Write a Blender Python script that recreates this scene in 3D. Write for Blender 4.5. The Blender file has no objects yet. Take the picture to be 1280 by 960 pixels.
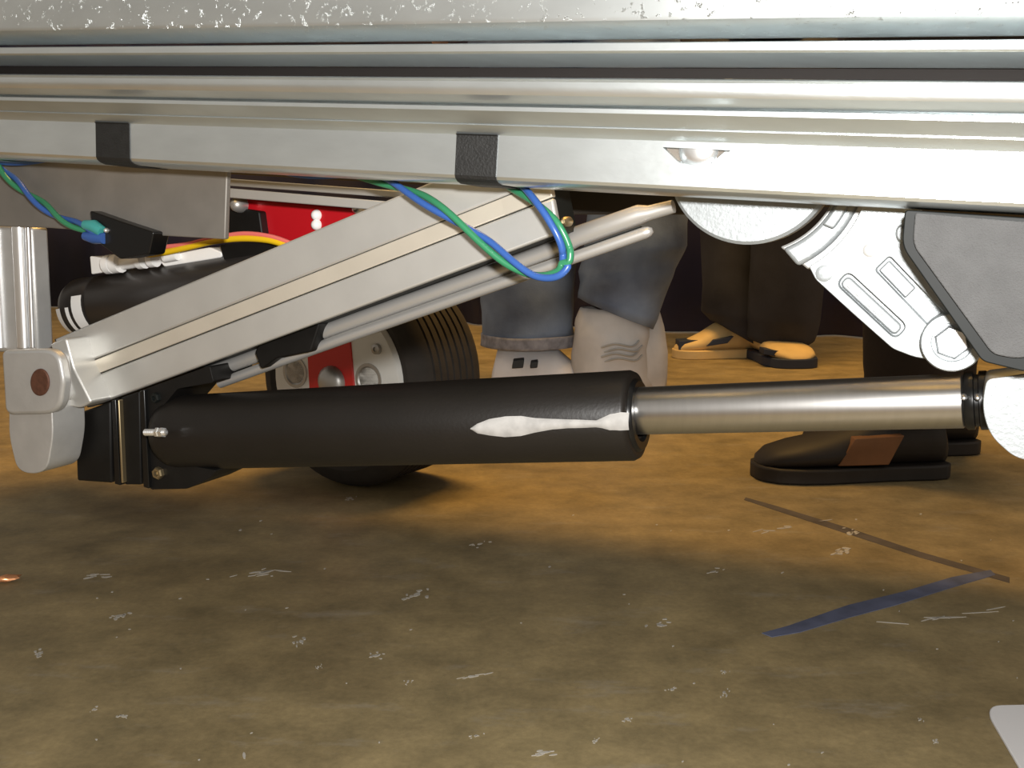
import bpy, bmesh, math, random
from mathutils import Vector, Matrix, noise
random.seed(7)
S = bpy.context.scene
C = bpy.context.collection
PI = math.pi

# ------------------------------------------------------------------ camera
H_CAM = 0.36
PITCH = math.radians(9.0)
F = 1256.0                       # focal length in pixels of a 1280x960 frame
cam = bpy.data.cameras.new('camera')
cam.sensor_width = 36.0
cam.lens = F / 1280.0 * 36.0
cam.clip_start = 0.01
camo = bpy.data.objects.new('camera', cam)
C.objects.link(camo)
camo.location = (0, 0, H_CAM)
camo.rotation_euler = (PI/2 - PITCH, 0, 0)
S.camera = camo

# ------------------------------------------------------------------ world, lights, exposure
S.view_settings.view_transform = 'Standard'
S.view_settings.look = 'None'
S.view_settings.gamma = 1.0
S.view_settings.use_curve_mapping = False
S.view_settings.exposure = 0.0
w = bpy.data.worlds.new('world')
S.world = w
w.use_nodes = True
w.node_tree.nodes['Background'].inputs[0].default_value = (1.0, 0.90, 0.78, 1)
w.node_tree.nodes['Background'].inputs[1].default_value = 0.36

def area(name, loc, target, size, sizey, power, col):
    l = bpy.data.lights.new(name, 'AREA')
    l.shape = 'RECTANGLE'; l.size = size; l.size_y = sizey
    l.energy = power; l.color = col
    o = bpy.data.objects.new(name, l); C.objects.link(o)
    o.location = loc
    o.rotation_euler = (Vector(target) - Vector(loc)).to_track_quat('-Z', 'Y').to_euler()
    return o
# the camera's own flash, just above and right of the lens
area('flash', (0.028, -0.005, H_CAM + 0.046), (0.05, 1.0, H_CAM - 0.09), 0.034, 0.02, 6.2, (1.0, 0.98, 0.95))
# warm hall lamps overhead, beyond the machine
area('hall_lamp', (0.5, 2.1, 3.2), (0.5, 2.1, 0.0), 1.6, 0.8, 100.0, (1.0, 0.56, 0.14))

# ------------------------------------------------------------------ pixel <-> place helpers
CAM = Vector((0, 0, H_CAM))
RT = Vector((1, 0, 0))
FW = Vector((0, math.cos(PITCH), -math.sin(PITCH)))
UP = Vector((0, math.sin(PITCH), math.cos(PITCH)))
def ray(x, y):
    return RT*((x-640)/F) + UP*(-(y-480)/F) + FW
def at(x, y, D):
    return CAM + ray(x, y)*D
def atY(x, y, Y):
    r = ray(x, y); return CAM + r*(Y/r.y)
def onfloor(x, y):
    r = ray(x, y); return CAM + r*(-H_CAM/r.z)
D0 = 0.46
M0 = at(640, 235, D0)
U = (at(1280, 270, D0*0.835) - at(0, 200, D0*1.31)).normalized()
V = (Vector((0, 0, 1)) - U*U.z).normalized()
N = V.cross(U).normalized()      # away from the viewer
def uv(x, y, w):
    r = ray(x, y)
    t = (w - N.dot(CAM - M0)) / N.dot(r)
    p = CAM + r*t - M0
    return p.dot(U), p.dot(V)
def L(u, v, w):
    return M0 + U*u + V*v + N*w
def P(x, y, w):
    a, b = uv(x, y, w)
    return L(a, b, w)

# ------------------------------------------------------------------ materials
MATS = {}
def mat(name, col, rough=0.5, metal=0.0, noise_amt=0.0, scale=40.0, bump=0.0, bscale=200.0, spec=0.5,
        stretch=None, col2=None, emit=None, aniso=0.0):
    m = bpy.data.materials.new(name); m.use_nodes = True
    nt = m.node_tree; b = nt.nodes['Principled BSDF']
    b.inputs['Base Color'].default_value = (*col, 1)
    b.inputs['Roughness'].default_value = rough
    b.inputs['Metallic'].default_value = metal
    b.inputs['Specular IOR Level'].default_value = spec
    tc = nt.nodes.new('ShaderNodeTexCoord')
    src = tc.outputs['Object']
    if stretch:
        mp = nt.nodes.new('ShaderNodeMapping'); mp.inputs['Scale'].default_value = stretch
        nt.links.new(src, mp.inputs[0]); src = mp.outputs[0]
    if noise_amt > 0 or col2:
        n = nt.nodes.new('ShaderNodeTexNoise'); n.inputs['Scale'].default_value = scale
        n.inputs['Detail'].default_value = 5
        nt.links.new(src, n.inputs['Vector'])
        r = nt.nodes.new('ShaderNodeValToRGB')
        c2 = col2 if col2 else tuple(max(0, c*(1-noise_amt)) for c in col)
        r.color_ramp.elements[0].position = 0.35; r.color_ramp.elements[0].color = (*c2, 1)
        r.color_ramp.elements[1].position = 0.65; r.color_ramp.elements[1].color = (*col, 1)
        nt.links.new(n.outputs[0], r.inputs[0]); nt.links.new(r.outputs[0], b.inputs['Base Color'])
    if bump > 0:
        n2 = nt.nodes.new('ShaderNodeTexNoise'); n2.inputs['Scale'].default_value = bscale
        n2.inputs['Detail'].default_value = 4
        nt.links.new(src, n2.inputs['Vector'])
        bp = nt.nodes.new('ShaderNodeBump'); bp.inputs['Strength'].default_value = bump
        bp.inputs['Distance'].default_value = 0.001
        nt.links.new(n2.outputs[0], bp.inputs['Height']); nt.links.new(bp.outputs[0], b.inputs['Normal'])
    MATS[name] = m
    return m

mat('aluminium', (0.74, 0.79, 0.80), 0.34, 0.92, 0.10, 60, 0.08, 300, stretch=(0.06, 1, 1))
mat('rod_grey', (0.46, 0.45, 0.43), 0.42, 0.6)
mat('aluminium_bar', (0.59, 0.585, 0.56), 0.42, 0.6, 0.08, 30, 0.05, 300)
mat('slot_strip', (0.64, 0.59, 0.50), 0.45, 0.5, 0.08, 30)
mat('cast_aluminium', (0.34, 0.365, 0.375), 0.45, 0.45, 0.08, 120, 0.2, 500)
mat('polished', (0.88, 0.89, 0.90), 0.30, 0.9)
mat('steel_rod', (0.50, 0.49, 0.475), 0.31, 1.0, 0.05, 60, 0.0, 300, stretch=(6, 1, 1))
mat('grey_panel', (0.24, 0.225, 0.205), 0.55, 0.5, 0.15, 40)
mat('dull_block', (0.50, 0.50, 0.49), 0.42, 0.5, 0.10, 60, 0.1, 400)
mat('copper_pin', (0.13, 0.055, 0.033), 0.6, 0.4, 0.3, 300)
mat('black_paint', (0.007, 0.0065, 0.006), 0.5, 0, 0.3, 60, 0.05, 300, spec=0.22)
mat('black_gloss', (0.005, 0.005, 0.005), 0.28, spec=0.35)
mat('recess_shade_tan', (0.13, 0.11, 0.09), 0.7)
mat('tube_paint', (0.011, 0.009, 0.0075), 0.42, 0, 0, 18, 0.10, 500, col2=(0.009, 0.0075, 0.006), spec=0.30)
mat('tape', (0.010, 0.010, 0.0095), 0.6, 0, 0.3, 200, 0.4, 900)
mat('rubber_block', (0.088, 0.088, 0.088), 0.8, 0, 0.14, 90, 0.6, 1500)
mat('rubber_and_shade_black', (0.006, 0.0075, 0.007), 0.55, spec=0.25)
mat('groove_shade_dark', (0.010, 0.008, 0.007), 0.8, spec=0.2)
mat('deck_dark', (0.06, 0.050, 0.042), 0.7, 0, 0.2, 20)
mat('blue_wire', (0.03, 0.09, 0.30), 0.3)
mat('green_wire', (0.03, 0.19, 0.09), 0.3)
mat('teal_plastic', (0.05, 0.30, 0.28), 0.4)
mat('yellow_wire', (0.75, 0.48, 0.01), 0.35)
mat('pink_wire', (0.70, 0.16, 0.14), 0.35)
mat('red_metal', (0.50, 0.008, 0.015), 0.35, 0.2)
mat('brass', (0.34, 0.27, 0.16), 0.4, 0.9)
mat('white_plastic', (0.85, 0.84, 0.82), 0.35)
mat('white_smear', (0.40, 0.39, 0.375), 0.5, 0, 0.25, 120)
mat('motor_black', (0.035, 0.031, 0.029), 0.35, 0.3)
mat('tyre', (0.040, 0.034, 0.028), 0.85, 0, 0.3, 40, 0.5, 60)
mat('wheel_white', (0.80, 0.80, 0.76), 0.4)
mat('wheel_red', (0.62, 0.025, 0.02), 0.4)
mat('hub_silver', (0.45, 0.44, 0.42), 0.4, 0.7)
mat('jeans', (0.25, 0.32, 0.44), 0.9, 0, 0, 9, 0.4, 250, col2=(0.12, 0.155, 0.23))
mat('jeans_hem', (0.34, 0.34, 0.38), 0.95, 0, 0.4, 60, 0.5, 200)
mat('dark_trousers', (0.045, 0.048, 0.062), 0.9, 0, 0.4, 8, 0.3, 150)
mat('brown_trousers', (0.030, 0.020, 0.014), 0.9, 0, 0.4, 8, 0.3, 150)
mat('shirt', (0.10, 0.10, 0.12), 0.9)
mat('skin', (0.50, 0.30, 0.21), 0.55)
mat('hair', (0.03, 0.02, 0.015), 0.7)
mat('shoe_white', (0.86, 0.83, 0.82), 0.6, 0, 0.1, 20)
mat('shoe_grey', (0.68, 0.65, 0.62), 0.7, 0, 0.15, 20)
mat('shoe_mark', (0.02, 0.025, 0.03), 0.6)
mat('shoe_yellow', (0.80, 0.58, 0.26), 0.6, 0, 0.2, 14)
mat('shoe_navy', (0.02, 0.03, 0.06), 0.6)
mat('shoe_black', (0.025, 0.021, 0.019), 0.6, 0, 0.3, 20)
mat('shoe_tan', (0.26, 0.12, 0.05), 0.7, 0, 0.3, 15)
mat('curtain', (0.050, 0.045, 0.095), 0.95, 0, 0, 1.2, 0, col2=(0.020, 0.020, 0.036))
mat('white_card', (0.85, 0.85, 0.86), 0.5)
mat('blue_tape', (0.14, 0.16, 0.25), 0.7, 0, 0.35, 30)
mat('orange_scrap', (0.9, 0.42, 0.2), 0.25, 0.6)
mat('floor_line', (0.12, 0.10, 0.085), 0.7, 0, 0.4, 30)
mat('fleck', (0.50, 0.47, 0.41), 0.7)

def scuffed():
    m = MATS['aluminium'].copy(); m.name = 'scuffed_aluminium'
    nt = m.node_tree; b = nt.nodes['Principled BSDF']
    tc = nt.nodes.new('ShaderNodeTexCoord')
    vo = nt.nodes.new('ShaderNodeTexNoise'); vo.inputs['Scale'].default_value = 230
    vo.inputs['Detail'].default_value = 6; vo.inputs['Roughness'].default_value = 0.7
    nt.links.new(tc.outputs['Object'], vo.inputs['Vector'])
    r = nt.nodes.new('ShaderNodeValToRGB')
    r.color_ramp.elements[0].position = 0.60; r.color_ramp.elements[1].position = 0.66
    nt.links.new(vo.outputs[0], r.inputs[0])
    bp = nt.nodes.new('ShaderNodeBump'); bp.inputs['Strength'].default_value = 0.55
    bp.inputs['Distance'].default_value = 0.001
    nt.links.new(r.outputs[0], bp.inputs['Height']); nt.links.new(bp.outputs[0], b.inputs['Normal'])
    MATS['scuffed_aluminium'] = m
scuffed()

def floor_material():
    m = bpy.data.materials.new('stained_concrete'); m.use_nodes = True
    nt = m.node_tree; b = nt.nodes['Principled BSDF']; ln = nt.links.new
    tc = nt.nodes.new('ShaderNodeTexCoord')
    def nz(scale, detail=5, rough=0.55, st=None):
        n = nt.nodes.new('ShaderNodeTexNoise'); n.inputs['Scale'].default_value = scale
        n.inputs['Detail'].default_value = detail; n.inputs['Roughness'].default_value = rough
        if st:
            mp = nt.nodes.new('ShaderNodeMapping'); mp.inputs['Scale'].default_value = st
            mp.inputs['Rotation'].default_value = (0, 0, 0.5)
            ln(tc.outputs['Object'], mp.inputs[0]); ln(mp.outputs[0], n.inputs['Vector'])
        else:
            ln(tc.outputs['Object'], n.inputs['Vector'])
        return n
    def ramp(src, stops):
        r = nt.nodes.new('ShaderNodeValToRGB')
        while len(r.color_ramp.elements) < len(stops): r.color_ramp.elements.new(0.5)
        for e, (p, c) in zip(r.color_ramp.elements, stops):
            e.position = p; e.color = (*c, 1)
        ln(src, r.inputs[0]); return r
    def mix(a, c, f, mode='MIX'):
        x = nt.nodes.new('ShaderNodeMixRGB'); x.blend_type = mode
        if isinstance(f, float): x.inputs[0].default_value = f
        else: ln(f, x.inputs[0])
        ln(a, x.inputs[1]); ln(c, x.inputs[2]); return x
    base = ramp(nz(2.6, 6, 0.6, (1.0, 1.7, 1)).outputs[0], [(0.30, (0.26, 0.202, 0.105)), (0.5, (0.36, 0.285, 0.152)), (0.72, (0.44, 0.35, 0.185))])
    mott = ramp(nz(16.0, 6, 0.65).outputs[0], [(0.3, (0.62, 0.62, 0.60)), (0.7, (1.14, 1.11, 1.06))])
    c1 = mix(base.outputs[0], mott.outputs[0], 1.0, 'MULTIPLY')
    fine = ramp(nz(170.0, 3, 0.7).outputs[0], [(0.3, (0.85, 0.85, 0.85)), (0.7, (1.08, 1.08, 1.08))])
    c2 = mix(c1.outputs[0], fine.outputs[0], 1.0, 'MULTIPLY')
    # dusty white scuffs
    sc = ramp(nz(26.0, 8, 0.72, (0.35, 1.0, 1)).outputs[0], [(0.56, (0, 0, 0)), (0.76, (0.50, 0.50, 0.50))])
    rgb = nt.nodes.new('ShaderNodeRGB'); rgb.outputs[0].default_value = (0.42, 0.39, 0.34, 1)
    c3 = mix(c2.outputs[0], rgb.outputs[0], sc.outputs[0])
    ln(c3.outputs[0], b.inputs['Base Color'])
    rr = ramp(nz(9.0).outputs[0], [(0.3, (0.42, 0.42, 0.42)), (0.7, (0.60, 0.60, 0.60))])
    ln(rr.outputs[0], b.inputs['Roughness'])
    bp = nt.nodes.new('ShaderNodeBump'); bp.inputs['Strength'].default_value = 0.15
    bp.inputs['Distance'].default_value = 0.002
    ln(nz(90.0).outputs[0], bp.inputs['Height']); ln(bp.outputs[0], b.inputs['Normal'])
    MATS['stained_concrete'] = m
floor_material()

# ------------------------------------------------------------------ object helpers
ALL = []
def new_obj(name, bm, material, parent=None, smooth=False, bevel=0.0, segs=2, ang=40):
    me = bpy.data.meshes.new(name)
    bmesh.ops.recalc_face_normals(bm, faces=bm.faces[:])
    bm.to_mesh(me); bm.free()
    me.materials.append(MATS[material])
    o = bpy.data.objects.new(name, me); C.objects.link(o)
    if parent: o.parent = parent
    if smooth:
        for p in me.polygons: p.use_smooth = True
        try: me.set_sharp_from_angle(angle=math.radians(ang))
        except Exception: pass
    if bevel > 0:
        b = o.modifiers.new('bevel', 'BEVEL'); b.width = bevel; b.segments = segs
        b.limit_method = 'ANGLE'; b.angle_limit = math.radians(35)
        b.harden_normals = False
        for p in me.polygons: p.use_smooth = True
        try: me.set_sharp_from_angle(angle=math.radians(35))
        except Exception: pass
    ALL.append(o)
    return o
def tag(o, label, cat, group=None):
    o['label'] = label; o['category'] = cat
    if group: o['group'] = group
    return o
def thing(name, label, cat, group=None):
    o = bpy.data.objects.new(name, None); C.objects.link(o)
    o.empty_display_size = 0.02
    ALL.append(o)
    return tag(o, label, cat, group)
def structure(o):
    o['kind'] = 'structure'; return o

def bm_extrude(front, vec, bm=None):
    """front: list of world points; prism of the polygon along vec"""
    bm = bm or bmesh.new()
    a = [bm.verts.new(p) for p in front]
    b = [bm.verts.new(p + vec) for p in front]
    n = len(a)
    bm.faces.new(a); bm.faces.new(list(reversed(b)))
    for i in range(n):
        bm.faces.new([a[i], b[i], b[(i+1) % n], a[(i+1) % n]])
    return bm
def prism(pts, depth, w=None, bm=None):
    """pts: (x, y) or (x, y, w) in photo pixels on the machine plane w; pushed back by depth"""
    f = [P(p[0], p[1], p[2] if len(p) > 2 else w) for p in pts]
    return bm_extrude(f, N*depth, bm)
def bm_tube(path, r, seg=10, bm=None, closed_ends=True):
    bm = bm or bmesh.new()
    pts = [Vector(p) for p in path]
    rings = []
    prev = None
    for i, p in enumerate(pts):
        if i == 0: t = pts[1]-p
        elif i == len(pts)-1: t = p-pts[i-1]
        else: t = pts[i+1]-pts[i-1]
        t.normalize()
        if prev is None:
            a = t.orthogonal().normalized()
        else:
            a = (prev - t*prev.dot(t)).normalized()
        prev = a
        b = t.cross(a)
        rr = r[i] if isinstance(r, (list, tuple)) else r
        rings.append([bm.verts.new(p + (a*math.cos(2*PI*k/seg)+b*math.sin(2*PI*k/seg))*rr) for k in range(seg)])
    for i in range(len(rings)-1):
        for k in range(seg):
            bm.faces.new([rings[i][k], rings[i][(k+1) % seg], rings[i+1][(k+1) % seg], rings[i+1][k]])
    if closed_ends:
        bm.faces.new(list(reversed(rings[0]))); bm.faces.new(rings[-1])
    return bm
def bm_lathe(A, B, prof, seg=48, bm=None):
    """prof: list of (s, r), s along A->B in metres measured from A"""
    bm = bm or bmesh.new()
    t = (B-A).normalized(); a = t.orthogonal().normalized(); b = t.cross(a)
    rings = []
    for s, r in prof:
        c = A + t*s
        if r <= 1e-6: rings.append([bm.verts.new(c)])
        else: rings.append([bm.verts.new(c+(a*math.cos(2*PI*k/seg)+b*math.sin(2*PI*k/seg))*r) for k in range(seg)])
    for i in range(len(rings)-1):
        r0, r1 = rings[i], rings[i+1]
        if len(r0) == 1 and len(r1) == 1: continue
        for k in range(seg):
            k2 = (k+1) % seg
            if len(r0) == 1: bm.faces.new([r0[0], r1[k2], r1[k]])
            elif len(r1) == 1: bm.faces.new([r0[k], r0[k2], r1[0]])
            else: bm.faces.new([r0[k], r0[k2], r1[k2], r1[k]])
    return bm
def spline(pts, n=8):
    pts = [Vector(p) for p in pts]
    out = []
    for i in range(len(pts)-1):
        p0 = pts[max(i-1, 0)]; p1 = pts[i]; p2 = pts[i+1]; p3 = pts[min(i+2, len(pts)-1)]
        for k in range(n):
            t = k/n
            out.append(0.5*((2*p1)+(p2-p0)*t+(2*p0-5*p1+4*p2-p3)*t*t+(3*p1-p0-3*p2+p3)*t**3))
    out.append(pts[-1]); return out
def rounded(poly, r, n=5):
    """round all corners of a 2-D polygon; r a number or one per corner"""
    out = []
    m = len(poly)
    for i in range(m):
        p = Vector(poly[i][:2]); a = Vector(poly[i-1][:2])-p; b = Vector(poly[(i+1) % m][:2])-p
        rr = r[i] if isinstance(r, (list, tuple)) else r
        rr = min(rr, a.length*0.49, b.length*0.49)
        if rr <= 0: out.append((p.x, p.y)); continue
        s = p + a.normalized()*rr; e = p + b.normalized()*rr
        for k in range(n+1):
            t = k/n
            q = s*(1-t)**2 + p*2*t*(1-t) + e*t*t
            out.append((q.x, q.y))
    return out
def circle_px(cx, cy, rx, ry=None, n=28, a0=0, a1=2*PI):
    ry = ry or rx
    full = abs(a1-a0-2*PI) < 1e-6
    return [(cx+rx*math.cos(a0+(a1-a0)*k/(n if full else n-1)), cy+ry*math.sin(a0+(a1-a0)*k/(n if full else n-1))) for k in range(n)]
def cut(o, bm_cutter):
    me = bpy.data.meshes.new('cutter')
    bmesh.ops.recalc_face_normals(bm_cutter, faces=bm_cutter.faces[:])
    bm_cutter.to_mesh(me); bm_cutter.free()
    c = bpy.data.objects.new('cutter', me); C.objects.link(c)
    m = o.modifiers.new('cut', 'BOOLEAN'); m.object = c; m.operation = 'DIFFERENCE'; m.solver = 'EXACT'
    if len(o.modifiers) > 1: o.modifiers.move(len(o.modifiers)-1, 0)
    dg = bpy.context.evaluated_depsgraph_get()
    keep = [(mm.width, mm.segments) for mm in o.modifiers if mm.type == 'BEVEL']
    for mm in [mm for mm in o.modifiers if mm.type == 'BEVEL']: o.modifiers.remove(mm)
    dg.update()
    ne = bpy.data.meshes.new_from_object(o.evaluated_get(dg))
    o.modifiers.clear()
    o.data = ne
    bpy.data.objects.remove(c)
    for wd, sg in keep:
        b = o.modifiers.new('bevel', 'BEVEL'); b.width = wd; b.segments = sg
        b.limit_method = 'ANGLE'; b.angle_limit = math.radians(35)
def bolt_head(x, y, w, r_px, material, parent, name='bolt', h=0.004, sides=6, dome=False):
    c = P(x, y, w); r = (P(x+r_px, y, w)-c).length
    if dome:
        bm = bm_lathe(c+N*0.004, c-N, [(0, 0), (0, r), (0.004, r), (0.004+h*0.6, r*0.8), (0.004+h*0.95, r*0.4), (0.004+h, 0)], 20)
        return new_obj(name, bm, material, parent, smooth=True)
    bm = bm_lathe(c+N*0.004, c-N, [(0, 0), (0, r), (0.003+h, r), (0.004+h, r*0.86), (0.004+h, r*0.5), (0.003+h*0.5, r*0.42), (0.003+h*0.5, 0)], sides)
    return new_obj(name, bm, material, parent)

# ------------------------------------------------------------------ setting
bm = bmesh.new()
q = [bm.verts.new(v) for v in ((-6, -6, 0), (6, -6, 0), (6, 6, 0), (-6, 6, 0))]
bm.faces.new(q)
fl = structure(new_obj('floor', bm, 'stained_concrete'))

# dark drape hung across the hall behind everything
def drape():
    bm = bmesh.new()
    nx, nz_ = 260, 6
    grid = []
    for i in range(nx+1):
        x = -3.6 + 7.4*i/nx
        y = 3.43 - 0.40*(x-0.54)
        f = 0.035*math.sin(x*19) + 0.02*math.sin(x*31+1.3) + 0.012*math.sin(x*7)
        col = []
        for j in range(nz_+1):
            z = 0.004 + 2.6*j/nz_
            k = 1.0 - 0.35*j/nz_
            col.append(bm.verts.new((x + f*k*0.37, y + f*k*0.93, z)))
        grid.append(col)
    for i in range(nx):
        for j in range(nz_):
            bm.faces.new([grid[i][j], grid[i+1][j], grid[i+1][j+1], grid[i][j+1]])
    o = new_obj('curtain', bm, 'curtain', smooth=True, ang=180)
    s = o.modifiers.new('thick', 'SOLIDIFY'); s.thickness = 0.004
    return o
tag(drape(), 'dark navy drape hanging to the floor behind the people', 'curtain')

# ------------------------------------------------------------------ the long aluminium side of the machine
def profile_sweep(prof_px, x0, x1, bm=None, close=True):
    """prof_px: (photo y in the middle column, w) around the section; swept along the beam between photo columns"""
    pr = [(uv(640, y, w_)[1], w_) for y, w_ in prof_px]
    u0 = uv(x0, 235, 0)[0]; u1 = uv(x1, 235, 0)[0]
    bm = bm or bmesh.new()
    a = [bm.verts.new(L(u0, v, w_)) for v, w_ in pr]
    b = [bm.verts.new(L(u1, v, w_)) for v, w_ in pr]
    n = len(a)
    for i in range(n):
        bm.faces.new([a[i], b[i], b[(i+1) % n], a[(i+1) % n]])
    bm.faces.new(a); bm.faces.new(list(reversed(b)))
    return bm
XL, XR = -330, 1420
# scuffed cover plate
p = [(-190, -0.024), (22, -0.024), (28, -0.0235), (31, -0.022), (49, -0.004), (50.5, -0.001), (51, 0.03), (-190, 0.03)]
plate = new_obj('cover_plate', profile_sweep(p, XL, XR), 'scuffed_aluminium', smooth=True, ang=25)
tag(plate, 'scuffed bright aluminium plate along the very top of the machine', 'metal plate')
# slim middle rail
p = [(55, -0.014), (64, -0.014), (67, -0.013), (82.5, 0.001), (84, 0.004), (84, 0.03), (54, 0.03), (54, -0.0125)]
rail = new_obj('slim_rail', profile_sweep(p, XL, XR), 'aluminium', smooth=True, ang=25)
tag(rail, 'slim aluminium rail sandwiched between the scuffed plate and the wide extrusion', 'rail')
p = [(84.5, 0.007), (96.5, 0.007), (96.5, 0.028), (84.5, 0.028)]  # near-black strip paints the shade inside the groove
gap = new_obj('groove_shade_strip', profile_sweep(p, XL, XR), 'groove_shade_dark')
tag(gap, 'dark recessed strip standing in for the shade under the slim rail', 'strip')
# wide extrusion with tape bands and bolt recess
ext = thing('wide_extrusion', 'wide aluminium extrusion with two black tape bands, lowest of the long rails', 'extrusion')
PROF = [(97, -0.003), (98.5, -0.0090), (102, -0.0099), (108, -0.0099), (114, -0.0096), (119, -0.0087), (122, -0.0068), (130, -0.0015),
        (130.5, 0.010), (133.5, 0.010), (133.8, -0.0012), (139, -0.0012), (141, -0.0004), (155, 0.0055), (155.5, 0.0085), (157, 0.0085), (157.5, 0.0062),
        (168.5, 0.0098), (170, 0.0108), (222, 0.0108), (226, 0.0116), (229.5, 0.0138), (232, 0.0175), (234.5, 0.045), (97, 0.045)]
body = new_obj('body', profile_sweep(PROF, XL, XR), 'aluminium', ext, smooth=True, ang=22)
rec = rounded([(823, 182.5), (909, 186.5), (895, 202), (866, 207), (843, 202)], [0, 0, 6, 10, 4])
cut(body, prism(rec, 0.013, 0.004))
for pp in body.data.polygons: pp.use_smooth = True
body.data.set_sharp_from_angle(angle=math.radians(22))
new_obj('recess_shade', prism(rounded([(826, 184), (907, 188), (893, 200), (866, 205), (845, 200)], 2), 0.001, 0.0158), 'recess_shade_tan', ext)  # dark tan insert paints shade into the recess, which the flash fills
bolt_head(873, 187, 0.0150, 25, 'polished', ext, 'recessed_bolt', 0.003, 24, dome=True)
for xa, xb in ((103, 145), (555, 607)):
    off = 0.0006
    tp = [(169.0, 0.0098-off), (171, 0.0108-off), (222, 0.0108-off), (226.3, 0.0116-off), (230.2, 0.0138-off), (233.2, 0.0175-off), (236, 0.040),
          (235.0, 0.040), (232.2, 0.0175+off), (229.4, 0.0138+off), (226, 0.0116+off), (222, 0.0108+off), (171, 0.0108+off), (169.0, 0.0098+off)]
    t = new_obj('tape_band', profile_sweep(tp, xa, xb), 'tape', ext)
    t['label'] = 'black tape wrapped round the extrusion'
# underside deck behind the rails, added to shade the machine and floor below
deck_v0 = uv(640, 222, 0.046)[1]
bm = bmesh.new()
u0 = uv(XL, 235, 0)[0]; u1 = uv(XR, 235, 0)[0]
bm_extrude([L(u0-0.35, deck_v0, 0.11), L(u1+0.2, deck_v0, 0.11), L(u1+0.2, deck_v0, 0.76), L(u0-0.35, deck_v0, 0.76)], V*0.006, bm)
tag(new_obj('shade_deck', bm, 'deck_dark'), 'dark underside deck plate added behind the long rails to shade the machine', 'deck')

tag(new_obj('cross_member', prism([(690, 226), (850, 232), (850, 268), (700, 268)], 0.02, 0.16), 'deck_dark', bevel=0.001), 'dark brown cross member under the deck above the rod ends', 'beam')
# ------------------------------------------------------------------ left column, pivot, grey panel
pan = thing('side_panel', 'grey metal panel hanging below the rails at the left', 'panel')
new_obj('sheet', prism([(-120, 190), (284, 208), (281, 299), (190, 294), (62, 285), (-120, 279)], 0.004, 0.058), 'grey_panel', pan, bevel=0.0008)
new_obj('upper_lip', prism([(270, 222), (560, 243), (560, 252), (270, 231)], 0.003, 0.100), 'aluminium_bar', pan, bevel=0.0006)
new_obj('lower_lip', prism([(272, 234), (560, 258), (560, 270), (272, 246)], 0.003, 0.100), 'aluminium_bar', pan, bevel=0.0006)

col = thing('upright_post', 'bright fluted aluminium upright post standing at the left edge', 'post')
new_obj('post_body', prism([(-78, 281), (39, 284), (47, 440), (-66, 440)], 0.014, 0.064), 'dull_block', col, bevel=0.002)
for xa, xb, r_px in ((-8, 1, 6), (24, 31, 6.5), (35, 41, 2.5), (-48, -42, 8)):
    a = P(xa, 283, 0.0635); b = P(xb - (xb-xa)*0.0 , 434, 0.0635)
    r = (P(xa+r_px, 283, 0.0635)-a).length
    new_obj('flute', bm_tube([a, b], r, 16), 'polished', col, smooth=True)

piv = thing('pivot_block', 'rounded aluminium pivot block with a brown pin at the left edge', 'pivot')
blk = rounded([(1, 438), (72, 436), (79, 476), (74, 517), (6, 519)], [8, 26, 6, 24, 12], 7)
new_obj('block', prism(blk, 0.008, 0.030), 'dull_block', piv, bevel=0.0022, segs=3)
c = P(49, 478, 0.030)
pn = new_obj('pin', prism(circle_px(49, 478, 11.5, 17), 0.008, 0.0288), 'copper_pin', piv, bevel=0.0006)
tab = rounded([(11, 500), (64, 500), (66, 545), (58, 592), (22, 592), (11, 545)], [2, 2, 14, 26, 26, 14], 7)
new_obj('rear_cheek', prism(rounded([(10, 444), (66, 440), (74, 505), (14, 510)], 10), 0.02, 0.0385), 'dull_block', piv, bevel=0.0015)
new_obj('lower_tab', prism(tab, 0.027, 0.0345), 'dull_block', piv, bevel=0.0015)

# ------------------------------------------------------------------ sloping extrusion
bar = thing('sloping_extrusion', 'broad silver extrusion sloping up from the pivot to the rails', 'extrusion')
BT = [(68, 424), (676, 170)]      # upper edge
BB = [(110, 510), (699, 291)]     # lower edge
def barpt(f, t):
    # f across the bar (0 upper edge, 1 lower edge), t along it
    x0 = BT[0][0]*(1-f)+BB[0][0]*f; y0 = BT[0][1]*(1-f)+BB[0][1]*f
    x1 = BT[1][0]*(1-f)+BB[1][0]*f; y1 = BT[1][1]*(1-f)+BB[1][1]*f
    return (x0+(x1-x0)*t, y0+(y1-y0)*t)
def wbar(x): return 0.070 - 0.020*(x-68)/620
def band(f0, f1, dw, depth, t0=0, t1=1):
    q = [barpt(f0, t0), barpt(f0, t1), barpt(f1, t1), barpt(f1, t0)]
    def fy(p_): return p_[1] - (231 + (p_[0]-640)*0.054)
    out = []
    for i in range(4):
        a, b = q[i], q[(i+1) % 4]
        if fy(a) >= 0: out.append(a)
        if fy(a)*fy(b) < 0:
            t = fy(a)/(fy(a)-fy(b)); out.append((a[0]+(b[0]-a[0])*t, a[1]+(b[1]-a[1])*t))
    return prism([(x, y, wbar(x)+dw) for x, y in out], depth)
new_obj('shade_core', band(0.004, 0.992, 0.004, 0.026), 'rubber_and_shade_black', bar)  # blackened to paint the shadow gap below the bar's lower edge
new_obj('upper_face', band(0.0, 0.435, 0.0, 0.005), 'aluminium_bar', bar, bevel=0.0012)
new_obj('slot_strip', band(0.447, 0.628, 0.0008, 0.005), 'slot_strip', bar, bevel=0.0006)
new_obj('lower_face', band(0.64, 1.0, 0.0, 0.005), 'aluminium_bar', bar, bevel=0.0012)
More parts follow.
